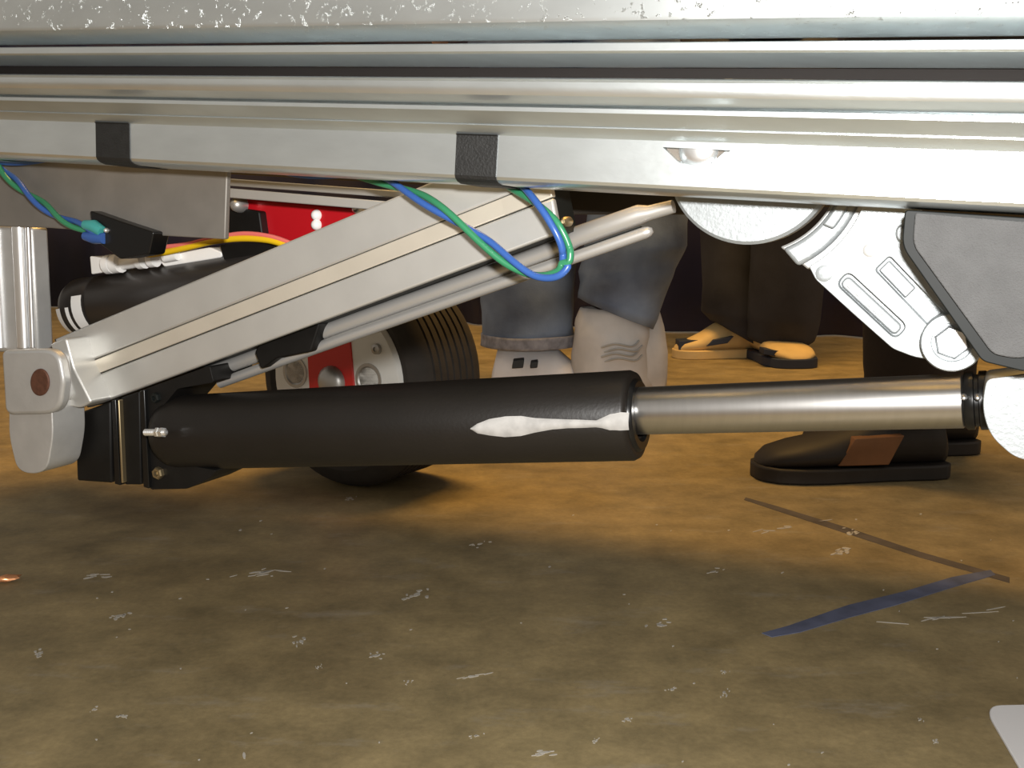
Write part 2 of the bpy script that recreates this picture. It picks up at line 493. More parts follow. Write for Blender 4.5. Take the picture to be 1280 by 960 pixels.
new_obj('slot_plug', band(0.45, 0.625, 0.0003, 0.004, 0.90, 0.95), 'brass', bar).data.materials[0] = MATS['slot_strip']
new_obj('end_fitting', prism(rounded([(62, 430), (82, 422), (92, 460), (114, 503), (100, 510), (84, 508), (80, 470)], 4), 0.02, 0.050), 'aluminium_bar', bar, bevel=0.0012)
bolt_head(99, 471, 0.067, 5, 'grey_panel', bar, 'bolt', 0.003, 6)
bolt_head(707, 277, 0.058, 6, 'brass', bar, 'end_bolt', 0.004, 16, dome=True)

# ------------------------------------------------------------------ twin slide rods behind the sloping bar
rods = thing('slide_rail', 'pair of thin parallel silver rods below the sloping extrusion', 'rail')
def rodpath(pts, wv): return [P(x, y, wv+(x-440)*-0.00002) for x, y in pts]
wv = 0.085
def rpx(px, x, y): return (P(x+px, y, wv)-P(x, y, wv)).length
new_obj('upper_rod', bm_tube(rodpath([(262, 466), (440, 402), (640, 331), (712, 304), (720, 296), (800, 268), (812, 266), (842, 258)], wv),
        [rpx(7, 300, 455), rpx(8, 440, 402), rpx(9, 640, 331), rpx(9.3, 712, 304), rpx(12, 720, 297), rpx(12, 800, 272), rpx(9, 812, 267), rpx(8, 842, 260)], 20), 'rod_grey', rods, smooth=True, ang=60)
new_obj('lower_rod', bm_tube(rodpath([(275, 479), (440, 419), (640, 349), (806, 291), (812, 289), (816, 287.5)], wv-0.002),
        [rpx(5, 300, 455), rpx(6.2, 440, 418), rpx(6.8, 640, 349), rpx(7.2, 800, 292), rpx(6, 812, 289), rpx(3, 816, 288)], 16), 'rod_grey', rods, smooth=True, ang=60)
new_obj('web', prism([(275, 472), (440, 411), (640, 340), (800, 283), (800, 287), (640, 345), (440, 416), (275, 478)], 0.004, wv+0.004), 'rubber_and_shade_black', rods)
new_obj('clamp', prism(rounded([(330, 418), (392, 398), (400, 404), (388, 440), (345, 448), (326, 462), (318, 440)], 4), 0.018, 0.074), 'black_paint', rods, bevel=0.001)

# ------------------------------------------------------------------ actuator: bracket, tube, rod
act = thing('linear_actuator', 'black actuator cylinder with a bare steel piston rod, below the sloping bar', 'actuator')
WA, WB = 0.078, 0.088
A = P(207, 541, WA); B = P(797, 519, WB); LT = (B-A).length; RTUBE = 0.0246
prof = [(0, 0), (0, 0.012), (0.001, 0.017), (0.004, 0.0205), (0.009, 0.0232), (0.014, 0.0243), (0.020, RTUBE),
        (LT-0.003, RTUBE), (LT-0.0005, RTUBE-0.0012), (LT, RTUBE-0.003), (LT, 0.0165), (LT-0.003, 0.0155), (LT-0.003, 0.0)]
tube = new_obj('tube', bm_lathe(A, B, prof, 72), 'tube_paint', act, smooth=True, ang=50)
t_ = (B-A).normalized()
seal = new_obj('seal_ring', bm_lathe(B - t_*0.004, B + t_, [(0, 0.0128), (0, 0.0200), (0.0045, 0.0200), (0.0062, 0.0186), (0.0062, 0.0145), (0.0045, 0.0128)], 48), 'black_gloss', tube, smooth=True, ang=40)
RA = P(786, 514, WB); RB = P(1206, 501, WB-0.006); RROD = 0.01285
LR = (RB-RA).length
rod = new_obj('piston_rod', bm_lathe(RA, RB, [(0, 0), (0, RROD), (LR-0.001, RROD), (LR, RROD-0.001), (LR, 0)], 64), 'steel_rod', act, smooth=True, ang=40)
rt = (RB-RA).normalized()
new_obj('rod_collar', bm_lathe(RB, RB+rt, [(0, 0), (0, 0.0128), (0.001, 0.0136), (0.004, 0.0136), (0.0045, 0.0122), (0.006, 0.0122), (0.0065, 0.0138), (0.0095, 0.0138), (0.0105, 0.0128), (0.0105, 0)], 40), 'black_gloss', rod, smooth=True, ang=40)
bolt_head(1205, 497, 0.0665, 4, 'polished', rod, 'set_screw', 0.003, 12, dome=True)
bolt_head(1222, 497, 0.0655, 4, 'polished', rod, 'set_screw', 0.003, 12, dome=True)
# white smear running along the tube
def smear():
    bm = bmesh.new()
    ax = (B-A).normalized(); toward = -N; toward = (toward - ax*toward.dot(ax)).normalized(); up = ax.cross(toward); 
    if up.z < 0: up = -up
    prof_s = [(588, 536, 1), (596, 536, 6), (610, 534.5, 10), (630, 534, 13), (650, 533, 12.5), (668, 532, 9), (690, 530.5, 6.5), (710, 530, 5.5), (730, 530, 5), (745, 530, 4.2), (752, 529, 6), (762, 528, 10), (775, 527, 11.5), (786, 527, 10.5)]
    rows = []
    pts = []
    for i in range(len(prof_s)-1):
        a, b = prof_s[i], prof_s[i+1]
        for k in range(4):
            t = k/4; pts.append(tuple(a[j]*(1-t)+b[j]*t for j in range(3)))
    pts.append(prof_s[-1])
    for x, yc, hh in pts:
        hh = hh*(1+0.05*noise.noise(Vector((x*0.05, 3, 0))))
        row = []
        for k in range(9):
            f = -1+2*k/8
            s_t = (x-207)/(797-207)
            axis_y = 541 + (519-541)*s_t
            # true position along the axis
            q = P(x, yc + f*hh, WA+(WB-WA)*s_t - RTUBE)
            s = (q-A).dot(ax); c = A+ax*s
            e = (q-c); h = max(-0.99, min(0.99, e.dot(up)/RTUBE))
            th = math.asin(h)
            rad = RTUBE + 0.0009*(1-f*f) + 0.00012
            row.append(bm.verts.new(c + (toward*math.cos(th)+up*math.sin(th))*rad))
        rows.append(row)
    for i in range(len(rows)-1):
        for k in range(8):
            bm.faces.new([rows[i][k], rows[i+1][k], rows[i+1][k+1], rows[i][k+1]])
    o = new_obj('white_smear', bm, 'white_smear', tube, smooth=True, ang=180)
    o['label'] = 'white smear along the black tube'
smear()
# rear mount
mnt = new_obj('mount_block', prism([(93, 518), (137, 502), (139, 604), (96, 601)], 0.03, 0.066), 'black_paint', act, bevel=0.0015)
new_obj('mount_plate', prism([(139, 501), (144, 499), (150, 607), (143, 605)], 0.034, 0.063), 'black_gloss', mnt, bevel=0.0006)
new_obj('mount_edge', prism([(146.5, 500), (148.5, 500), (153.5, 604), (151, 604)], 0.034, 0.0625), 'brass', mnt, bevel=0.0006)
new_obj('mount_spacer', prism([(151, 497), (174, 489), (176, 606), (156, 606)], 0.03, 0.066), 'black_paint', mnt, bevel=0.001)
new_obj('mount_plate', prism([(174, 489), (180, 487), (186, 611), (179, 609)], 0.034, 0.063), 'black_gloss', mnt, bevel=0.0006)
new_obj('clamp_flange', prism(rounded([(182, 486), (262, 457), (267, 478), (222, 486), (205, 506), (200, 541), (206, 572), (236, 582), (270, 588), (262, 598), (234, 611), (188, 612)], 3), 0.040, 0.066), 'black_paint', act, bevel=0.001)
th = bm_lathe(P(181, 540.5, 0.046), P(219, 540.5, 0.046), [(0, 0)] + [(0.0008*k, 0.0023 if k % 2 else 0.0018) for k in range(0, 23)] + [(0.0184, 0)], 14)
new_obj('threaded_bolt', th, 'polished', act, smooth=True, ang=30)
new_obj('bolt_nut', bm_lathe(P(196, 540.5, 0.046), P(219, 540.5, 0.046), [(0, 0), (0, 0.0032), (0.002, 0.0032), (0.0024, 0.0026), (0.0034, 0.0026), (0.0038, 0.0032), (0.0058, 0.0032), (0.0058, 0)], 6), 'polished', act)
bolt_head(199, 591, 0.0655, 6, 'brass', act, 'flange_bolt', 0.003, 6)
bolt_head(196, 497, 0.0655, 5, 'rubber_and_shade_black', act, 'flange_bolt', 0.003, 6)

# rod end
tag(new_obj('rod_end', prism(rounded([(1233, 474), (1330, 462), (1330, 585), (1268, 572), (1238, 545), (1227, 510)], [8, 2, 2, 14, 16, 20], 6), 0.03, 0.052), 'cast_aluminium', bevel=0.003, segs=3),
    'bright white metal lug at the right end of the piston rod', 'lug')

# ------------------------------------------------------------------ disc, cast link, rubber block
disc = thing('round_disc', 'bright round aluminium disc half hidden behind the lowest rail', 'disc')
cx, cy, R = 937, 199, 112
cc = P(cx, cy, 0.052); rr = (P(cx+R, cy, 0.052)-cc).length*0.985
new_obj('disc_plate', bm_lathe(cc+N*0.012, cc-N, [(0, 0), (0, rr), (0.0105, rr), (0.012, rr-0.0015), (0.012, 0)], 72), 'cast_aluminium', disc, smooth=True, ang=30)
new_obj('hub', bm_lathe(cc+N*0.005, cc-N, [(0, 0), (0, 0.012), (0.010, 0.012), (0.010, 0)], 24), 'polished', disc, smooth=True, ang=30)

link = thing('cast_link', 'cast aluminium link with two elongated pockets beside the grey rubber block', 'link')
def arc(r, a0, a1, n=14): return [(cx+r*math.cos(a0+(a1-a0)*k/(n-1)), cy+r*1.0*math.sin(a0+(a1-a0)*k/(n-1))) for k in range(n)]
d2 = math.radians
new_obj('lip_web', prism(arc(116, d2(15), d2(71)) + arc(157, d2(62), d2(15)), 0.008, 0.0605), 'dull_block', link, bevel=0.001)
new_obj('outer_lip', prism(arc(119, d2(15), d2(70)) + arc(147, d2(66), d2(15)), 0.012, 0.057), 'cast_aluminium', link, bevel=0.002, segs=3)
new_obj('lip_ridge', prism(arc(122, d2(20), d2(42)) + arc(136, d2(40), d2(20)), 0.006, 0.0535), 'cast_aluminium', link, bevel=0.0022, segs=3)
pl = arc(153, d2(18), d2(61)) + rounded([(1016, 346), (1064, 390), (1116, 436), (1142, 446), (1176, 452), (1215, 440), (1208, 410), (1160, 345), (1150, 255)], 6, 3)[2:]
lb = new_obj('link_body', prism(pl, 0.016, 0.047), 'cast_aluminium', link, bevel=0.0016, segs=2)
def slot_poly(x0, y0, x1, y1, hw, rnd):
    d = Vector((x1-x0, y1-y0)).normalized(); n_ = Vector((-d.y, d.x))
    q = [Vector((x0, y0))-d*hw-n_*hw, Vector((x1, y1))+d*hw-n_*hw, Vector((x1, y1))+d*hw+n_*hw, Vector((x0, y0))-d*hw+n_*hw]
    return rounded([(v.x, v.y) for v in q], rnd, 6)
cut(lb, prism(slot_poly(1060, 355, 1118, 409, 11.5, 10), 0.007, 0.0445))
cut(lb, prism(slot_poly(1111, 338, 1180, 410, 13, 5), 0.007, 0.0445))
for pp in lb.data.polygons: pp.use_smooth = True
lb.data.set_sharp_from_angle(angle=math.radians(30))
new_obj('pocket_pad', prism(slot_poly(1060, 355, 1118, 409, 7.6, 8), 0.003, 0.0482), 'cast_aluminium', link, bevel=0.0008)
new_obj('pocket_pad', prism(slot_poly(1111, 338, 1132, 360, 9.0, 3), 0.003, 0.0482), 'cast_aluminium', link, bevel=0.0008)
for k in range(5):
    t0 = 0.04 + 0.14*k
    xa, ya = 1060+58*t0, 355+54*t0
    new_obj('raised_mark', prism(slot_poly(xa, ya, xa+5, ya+4.6, 3.2, 2), 0.001, 0.0477), 'dull_block', link, bevel=0.0003)
bolt_head(1030, 342, 0.047, 11, 'cast_aluminium', link, 'boss', 0.0006, 24, dome=True)
bolt_head(1087, 313, 0.047, 9, 'dull_block', link, 'boss', 0.0004, 24, dome=True)
new_obj('boss', prism(circle_px(1126, 292, 7, 11), 0.003, 0.0452), 'cast_aluminium', link, bevel=0.001)
rc = P(1190, 428, 0.040); r1 = (P(1231, 428, 0.040)-rc).length
new_obj('eye_ring', bm_lathe(rc+N*0.014, rc-N, [(0, r1*0.3), (0, r1*0.95), (0.001, r1), (0.0135, r1), (0.0148, r1*0.95), (0.0148, r1*0.66), (0.012, r1*0.64), (0.012, r1*0.3)], 48), 'cast_aluminium', link, smooth=True, ang=30)
new_obj('eye_bolt', bm_lathe(rc+N*0.012, rc-N, [(0, 0), (0, r1*0.58), (0.0115, r1*0.58), (0.0135, r1*0.50), (0.0135, 0)], 6), 'polished', link)

blkt = thing('rubber_block', 'dark grey rubber bumper block with a black edge at the right', 'rubber block')
outer = rounded([(1131, 262), (1345, 276), (1345, 452), (1282, 465), (1228, 452), (1127, 308)], [6, 2, 6, 8, 8, 14], 5)
new_obj('edge', prism(outer, 0.04, 0.018), 'rubber_and_shade_black', blkt, bevel=0.003, segs=3)
inner = rounded([(1144, 266), (1340, 282), (1340, 432), (1274, 449), (1241, 443), (1141, 306)], [4, 2, 6, 14, 10, 12], 5)
new_obj('face', prism(inner, 0.012, 0.0155), 'rubber_block', blkt, bevel=0.0018, segs=3)

# ------------------------------------------------------------------ wires
def twisted(name, label, pts, r, turns, parent_kind='wire pair', group=None):
    t = thing(name, label, parent_kind, group)
    path = spline(pts, 14)
    Ls = [0]
    for i in range(1, len(path)): Ls.append(Ls[-1]+(path[i]-path[i-1]).length)
    for ph, mt, nm in ((0.0, 'blue_wire', 'blue_wire'), (PI, 'green_wire', 'green_wire')):
        out = []
        for i, p_ in enumerate(path):
            tg = (path[min(i+1, len(path)-1)]-path[max(i-1, 0)]).normalized()
            a = (V - tg*V.dot(tg)); 
            if a.length < 0.2: a = U - tg*U.dot(tg)
            a.normalize(); b = tg.cross(a)
            an = ph + 2*PI*turns*Ls[i]/Ls[-1] + 0.7
            out.append(p_ + (a*math.cos(an)+b*math.sin(an))*r*1.05)
        new_obj(nm, bm_tube(out, r, 10), mt, t, smooth=True, ang=180)
    return t
rw = 0.00185
twisted('twisted_wires', 'twisted blue and green wire pair drooping in a loop over the sloping bar',
    [P(330, 208, 0.051), P(362, 214, 0.050), P(410, 216, 0.050), P(455, 219, 0.050), P(500, 234, 0.042), P(550, 262, 0.034), P(600, 298, 0.034), P(640, 330, 0.034),
     P(672, 345, 0.034), P(700, 340, 0.032), P(708, 315, 0.032), P(693, 280, 0.030), P(665, 248, 0.034), P(641, 231, 0.046), P(622, 224, 0.056)], rw, 3.2)
lw = twisted('twisted_wires', 'short twisted blue and green wire pair ending in a black connector, upper left',
    [P(-40, 190, 0.05), P(-10, 200, 0.05), P(10, 220, 0.05), P(40, 246, 0.05), P(75, 272, 0.05), P(108, 286, 0.05), P(124, 292, 0.05)], rw, 2.2)
new_obj('connector', prism(rounded([(112, 263), (152, 277), (192, 290), (186, 318), (150, 324), (118, 300)], 3), 0.014, 0.050), 'black_gloss', lw, bevel=0.001)
new_obj('crimp_sleeve', bm_tube([P(106, 281, 0.049), P(118, 283, 0.049), P(128, 290, 0.049)], [0.0030, 0.0042, 0.0036], 14), 'teal_plastic', lw, smooth=True)
new_obj('crimp_sleeve', bm_tube([P(106, 295, 0.049), P(118, 297, 0.049), P(130, 298, 0.049)], [0.0028, 0.0040, 0.0034], 14), 'blue_wire', lw, smooth=True)
bolt_head(133, 288, 0.0495, 2.5, 'polished', lw, 'connector_pin', 0.002, 10, dome=True)
twisted('twisted_wires', 'blue and green wires lying against the rail at the upper left corner',
    [P(-30, 201, 0.051), P(10, 202, 0.051), P(40, 200, 0.051), P(62, 197, 0.051)], rw*0.8, 0.6)

# ------------------------------------------------------------------ motor with wiring, red bracket
mot = thing('electric_motor', 'black cylindrical motor with white terminals behind the sloping bar', 'motor')
wm = 0.125
MA = P(96, 386, wm); MB = P(340, 352, wm); LM = (MB-MA).length
rm = (P(200, 372+38, wm)-P(200, 372, wm)).length
new_obj('motor_body', bm_lathe(MA, MB, [(0, 0), (0, rm*0.7), (0.003, rm*0.9), (0.008, rm), (0.028, rm), (0.029, rm*0.97), (0.031, rm*0.97), (0.032, rm), (0.05, rm), (0.051, rm*1.03), (LM, rm*1.03), (LM, 0)], 48), 'motor_black', mot, smooth=True, ang=40)
mt_ = (MB-MA).normalized()
for s0, s1 in ((0.0015, 0.0075), (0.0125, 0.016), (0.019, 0.029)):
    # pale patches on the near side
    bm = bmesh.new(); rows = []
    near = (-N - mt_*(-N).dot(mt_)).normalized(); upv = mt_.cross(near)
    if upv.z < 0: upv = -upv
    for s in (s0, s1):
        rows.append([bm.verts.new(MA+mt_*s+(near*math.cos(a)+upv*math.sin(a))*(rm*(0.93 if s < 0.005 else 1.012))) for a in [(-0.95+(1.0 if s0 < 0.018 else 1.35)*k/8) for k in range(9)]])
    for k in range(8): bm.faces.new([rows[0][k], rows[1][k], rows[1][k+1], rows[0][k+1]])
    new_obj('pale_patch', bm, 'white_plastic', mot, smooth=True)
ter = new_obj('terminal_block', prism(rounded([(112, 320), (140, 324), (146, 338), (114, 343)], 2), 0.016, 0.112), 'white_plastic', mot, bevel=0.001)
def nub(x0, y0, x1, y1, w_, r_px):
    r = (P(x0+r_px, y0, w_)-P(x0, y0, w_)).length
    new_obj('terminal', bm_tube([P(x0, y0, w_), P(x1, y1, w_)], r, 14), 'white_plastic', mot, smooth=True, ang=50)
nub(134, 331, 141, 330, 0.112, 9); nub(143, 330, 151, 329, 0.112, 9); nub(151, 330, 176, 326, 0.114, 6); nub(174, 325, 181, 324, 0.112, 9)
nub(188, 325, 195, 324, 0.112, 7.5); nub(189, 289, 189, 310, 0.11, 4.5); nub(206, 322, 222, 319, 0.112, 5)
new_obj('terminal_strip', prism(rounded([(200, 327), (222, 316), (262, 309), (278, 316), (276, 322), (205, 334)], 3), 0.012, 0.115), 'white_plastic', mot, bevel=0.001)
def wire(pts, r, mt, parent, name): new_obj(name, bm_tube(spline(pts, 8), r, 10), mt, parent, smooth=True, ang=180)
wy = 0.105
wire([P(172, 312, wy), P(185, 318, wy), P(203, 316, wy), P(235, 309, wy), P(265, 302, wy), P(300, 298, wy), P(335, 300, wy), P(362, 308, wy)], 0.0022, 'yellow_wire', mot, 'yellow_wire')
wire([P(184, 308, wy), P(200, 309, wy), P(235, 305, wy), P(270, 297, wy), P(305, 292, wy), P(340, 296, wy), P(368, 306, wy)], 0.0016, 'pink_wire', mot, 'pink_wire')
new_obj('lead_cover', prism(rounded([(274, 306), (300, 303), (345, 304), (340, 322), (280, 326)], 3), 0.01, 0.112), 'black_paint', mot, bevel=0.001)

red = thing('red_bracket', 'red painted metal bracket with silver screws above the motor', 'bracket')
new_obj('bracket_body', prism(rounded([(292, 246), (448, 260), (446, 320), (352, 330), (332, 300), (322, 270), (292, 262)], 5), 0.02, 0.135), 'red_metal', red, bevel=0.002)
new_obj('black_foot', prism(rounded([(282, 258), (324, 264), (328, 293), (284, 294)], 3), 0.02, 0.128), 'black_paint', red, bevel=0.001)
bolt_head(298, 256, 0.126, 8, 'hub_silver', red, 'screw', 0.006, 16, dome=True)
bolt_head(396, 269, 0.135, 6, 'white_plastic', red, 'screw', 0.004, 16, dome=True)
bolt_head(396, 281, 0.135, 6, 'white_plastic', red, 'screw', 0.004, 16, dome=True)
bolt_head(447, 261, 0.133, 6, 'polished', red, 'screw', 0.004, 16, dome=True)

# ------------------------------------------------------------------ far wheel
def far_wheel():
    t = thing('wheel', 'wide black tyre on a white and red wheel behind the actuator', 'wheel')
    g = onfloor(466, 597)
    Rw = 0.150; W = 0.145
    yaw = math.radians(32)
    axis = Vector((-math.sin(yaw), -math.cos(yaw), 0))      # outward, towards the viewer and left
    side = Vector((math.cos(yaw), -math.sin(yaw), 0))
    ctr = Vector((g.x, g.y, Rw))
    back = ctr - axis*W*0.5; front = ctr + axis*W*0.5
    prof = [(0, 0.105), (0, 0.112), (0.004, 0.135), (0.012, 0.146), (0.022, Rw)]
    for k in range(7):
        s = 0.022 + k*0.0145
        prof += [(s+0.010, Rw), (s+0.0108, Rw-0.004), (s+0.0137, Rw-0.004), (s+0.0145, Rw)]
    prof += [(W-0.012, 0.146), (W-0.004, 0.137), (W, 0.124), (W-0.004, 0.113), (W-0.02, 0.106)]
    new_obj('tyre', bm_lathe(back, front, prof, 64), 'tyre', t, smooth=True, ang=35)
    fc = front
    hub = new_obj('hub_plate', bm_lathe(fc-axis*0.03, fc, [(0, 0), (0, 0.114), (0.027, 0.114), (0.033, 0.110), (0.035, 0.100), (0.035, 0)], 56), 'wheel_white', t, smooth=True, ang=30)
    def hp(a, b, d): return fc + side*a + Vector((0, 0, 1))*b + axis*d
    pts = [(-0.040, -0.097), (0.046, -0.097), (0.030, 0.098), (-0.046, 0.094)]
    bm = bm_extrude([hp(a, b, 0.0075) for a, b in pts], -axis*0.004)
    new_obj('red_stripe', bm, 'wheel_red', hub, bevel=0.001)
    new_obj('centre_cap', bm_lathe(fc, fc+axis, [(0, 0.024), (0.012, 0.022), (0.018, 0.015), (0.020, 0)], 28), 'hub_silver', hub, smooth=True)
    for a, b in ((0.078, 0.050), (0.078, -0.050), (-0.078, 0.050), (-0.078, -0.050)):
        c_ = hp(a, b, 0.004)
        new_obj('wheel_bolt', bm_lathe(c_, c_+axis, [(0, 0.0075), (0.006, 0.0068), (0.007, 0.003), (0.005, 0.0025), (0.005, 0)], 12), 'hub_silver', hub, smooth=True, ang=30)
    for a in (0.062, -0.070):
        c_ = hp(a, 0.008, 0.004)
        new_obj('round_recess', bm_lathe(c_, c_+axis, [(0, 0.022), (0.0025, 0.022), (0.0025, 0.018), (0.001, 0.016), (0.001, 0)], 28), 'hub_silver', hub, smooth=True, ang=30)
far_wheel()

# ------------------------------------------------------------------ people in the background
def skin_body(name, edges, parent, material):
    """edges between named joints with radii -> one continuous body"""
    joints, links = edges
    keys = list(joints)
    me = bpy.data.meshes.new(name)
    me.from_pydata([joints[k][0] for k in keys], [(keys.index(a), keys.index(b)) for a, b in links], [])
    o = bpy.data.objects.new(name, me); C.objects.link(o); o.parent = parent
    sk = o.modifiers.new('skin', 'SKIN'); sk.use_smooth_shade = True
    for i, k in enumerate(keys):
        v = me.skin_vertices[0].data[i]; r = joints[k][1]; v.radius = (r, r)
        v.use_root = (k == 'pelvis')
    sb = o.modifiers.new('sub', 'SUBSURF'); sb.levels = 2; sb.render_levels = 2
    dg = bpy.context.evaluated_depsgraph_get(); dg.update()
    ne = bpy.data.meshes.new_from_object(o.evaluated_get(dg))
    o.modifiers.clear(); o.data = ne
    ne.materials.clear(); ne.materials.append(MATS[material])
    for p_ in ne.polygons: p_.use_smooth = True
    ALL.append(o)
    return o
def loft(rings, bm=None, cap=True):
    bm = bm or bmesh.new()
    rv = [[bm.verts.new(p_) for p_ in r] for r in rings]
    n = len(rv[0])
    for i in range(len(rv)-1):
        for k in range(n):
            bm.faces.new([rv[i][k], rv[i][(k+1) % n], rv[i+1][(k+1) % n], rv[i+1][k]])
    if cap:
        bm.faces.new(list(reversed(rv[0]))); bm.faces.new(rv[-1])
    return bm
def shoe(heel, yaw, length, width, top, parent, upper, sole, mid=1.0, hi=0.10, sole_h=0.025):
    """heel: point on floor; yaw: direction of the toe; upper of height hi at the ankle"""
    d = Vector((math.cos(yaw), math.sin(yaw), 0)); s_ = Vector((-d.y, d.x, 0)); z = Vector((0, 0, 1))
    st = [(0.0, 0.55, 0.62*hi), (0.04, 0.78, 0.95*hi), (0.12, 0.86, hi), (0.24, 0.86, hi), (0.36, 0.86, 0.93*hi), (0.5, 0.92, 0.075*mid), (0.66, 1.0, 0.062*(0.5+0.5*mid)), (0.80, 0.98, 0.054), (0.92, 0.80, 0.045), (0.98, 0.5, 0.034), (1.0, 0.22, 0.026)]
    rings = []; rs = []
    for f, wd, hh in st:
        hh = max(hh, 0.026); ring = []; base = Vector(heel) + d*length*f
        for k in range(16):
            a = 2*PI*k/16
            cx_ = math.cos(a); sz = math.sin(a)
            ww = width*0.5*wd*(abs(cx_)**0.8)*(1 if cx_ > 0 else -1)
            taper = 1.0 - 0.35*max(0, sz)*(hh/0.12)
            zz = sole_h*0.8 + (hh-sole_h*0.8)*(0.5+0.5*math.copysign(abs(sz)**0.7, sz))
            ring.append(base + s_*ww*taper + z*zz)
        rings.append(ring)
        rs.append([base + d*0.004*(1 if f > 0.5 else -1) + s_*(width*0.5*wd*1.06+0.002)*c_ + z*zz for c_, zz in ((-1, 0.0), (-1, sole_h), (1, sole_h), (1, 0.0))])
    o = new_obj(top, loft(rings), upper, parent, smooth=True, ang=180)
    new_obj('sole', loft(rs), sole, o, bevel=0.003)
    return o, d, s_
def patch(center, dx, dy, n_, material, parent, name, thick=0.004):
    q = [center + dx*a + dy*b for a, b in ((-1, -1), (1, -0.9), (0.9, 1), (-1, 0.8))]
    new_obj(name, bm_extrude(q, n_*thick), material, parent, bevel=0.0012)
def leg_cloth(path, radii, parent, material, name='trouser_leg', wr=0.008, seed=0, tilt=None, seg=28):
    bm = bmesh.new(); path = [Vector(p_) for p_ in path]
    pp = []; rr = []
    n = 5
    for i in range(len(path)-1):
        for k in range(n):
            t = k/n; pp.append(path[i].lerp(path[i+1], t)); rr.append(radii[i]*(1-t)+radii[i+1]*t)
    pp.append(path[-1]); rr.append(radii[-1])
    rings = []
    for i, (c_, r) in enumerate(zip(pp, rr)):
        ring = []
        for k in range(seg):
            a = 2*PI*k/seg
            dd = Vector((math.cos(a), math.sin(a), 0))
            q = r*(1) + wr*noise.noise(Vector((math.cos(a)*1.4+seed, math.sin(a)*1.4, c_.z*22)))
            v = c_ + dd*q
            if tilt and i < 6: v.z += dd.dot(tilt)*(1-i/6)
            ring.append(v)
        rings.append(ring)
    o = new_obj(name, loft(rings, bm, cap=False), material, parent, smooth=True, ang=180)
    s = o.modifiers.new('thick', 'SOLIDIFY'); s.thickness = 0.003
    return o

def upper_joints(hipc, fx, hgt=1.72):
    """pelvis upwards, facing fx (unit, horizontal)"""
    z = Vector((0, 0, 1)); s_ = Vector((-fx.y, fx.x, 0)); k = hgt/1.72
    J = {}; E = []
    J['pelvis'] = (hipc, 0.14*k); J['waist'] = (hipc+z*0.16*k, 0.125*k); J['chest'] = (hipc+z*0.38*k, 0.145*k)
    J['neck0'] = (hipc+z*0.53*k, 0.07*k); J['neck'] = (hipc+z*0.60*k+fx*0.01, 0.052*k); J['head'] = (hipc+z*0.70*k+fx*0.02, 0.085*k); J['crown'] = (hipc+z*0.79*k+fx*0.015, 0.07*k)
    J['nose'] = (hipc+z*0.695*k+fx*0.115, 0.013*k)
    E += [('pelvis', 'waist'), ('waist', 'chest'), ('chest', 'neck0'), ('neck0', 'neck'), ('neck', 'head'), ('head', 'crown'), ('head', 'nose')]
    for sg, t in ((1, 'l'), (-1, 'r')):
        J['sh'+t] = (hipc+z*0.48*k+s_*sg*0.17*k, 0.062*k); J['el'+t] = (hipc+z*0.19*k+s_*sg*0.25*k, 0.042*k)
        J['wr'+t] = (hipc-z*0.04*k+s_*sg*0.26*k+fx*0.06, 0.028*k); J['pa'+t] = (hipc-z*0.10*k+s_*sg*0.26*k+fx*0.075, 0.032*k)
        E += [('chest', 'sh'+t), ('sh'+t, 'el'+t), ('el'+t, 'wr'+t), ('wr'+t, 'pa'+t)]
        for m_, (o1, o2) in enumerate(((-0.025, 0.0), (-0.008, 0.008), (0.009, 0.004), (0.025, -0.008))):
            J['f%d%s' % (m_, t)] = (hipc-z*(0.175+o2)*k+s_*sg*0.255*k+fx*(0.085+o1), 0.009)
            E.append(('pa'+t, 'f%d%s' % (m_, t)))
        J['th'+t] = (hipc-z*0.135*k+s_*sg*0.24*k+fx*0.12, 0.010); E.append(('pa'+t, 'th'+t))
    return J, E
def person(label, anklel, ankler, kneel, kneer, hipc, fx, hgt):
    t = thing('person', label, 'person')
    J, E = upper_joints(hipc, fx, hgt)
    s_ = Vector((-fx.y, fx.x, 0)); z = Vector((0, 0, 1))
    for tname, an, kn, sg in (('l', anklel, kneel, 1), ('r', ankler, kneer, -1)):
        J['hip'+tname] = (hipc+s_*sg*0.09-z*0.04, 0.085); J['knee'+tname] = (kn, 0.055); J['ank'+tname] = (an, 0.036); J['foot'+tname] = (an-z*0.04, 0.03)
        E += [('pelvis', 'hip'+tname), ('hip'+tname, 'knee'+tname), ('knee'+tname, 'ank'+tname), ('ank'+tname, 'foot'+tname)]
    skin_body('body', (J, E), t, 'skin')
    # shirt and hair
    k = hgt/1.72
    rings = []
    for hz, rx, ry in ((-0.08, 0.19, 0.155), (0.05, 0.185, 0.15), (0.2, 0.18, 0.145), (0.38, 0.215, 0.16), (0.49, 0.20, 0.13), (0.555, 0.09, 0.09)):
        rings.append([hipc+z*hz*k+s_*rx*k*math.cos(2*PI*q/24)+fx*ry*k*math.sin(2*PI*q/24) for q in range(24)])
    new_obj('shirt', loft(rings, cap=False), 'shirt', t, smooth=True, ang=180)
    hc = hipc+z*0.755*k - fx*0.012
    rings = []
    for ph in range(1, 9):
        a = PI/2 - ph*0.23
        rings.append([hc+z*0.125*k*math.sin(a)+(s_*math.cos(2*PI*q/20)+fx*math.sin(2*PI*q/20))*0.102*k*max(0.05, math.cos(a)) for q in range(20)])
    new_obj('hair', loft(rings), 'hair', t, smooth=True, ang=180)
    return t

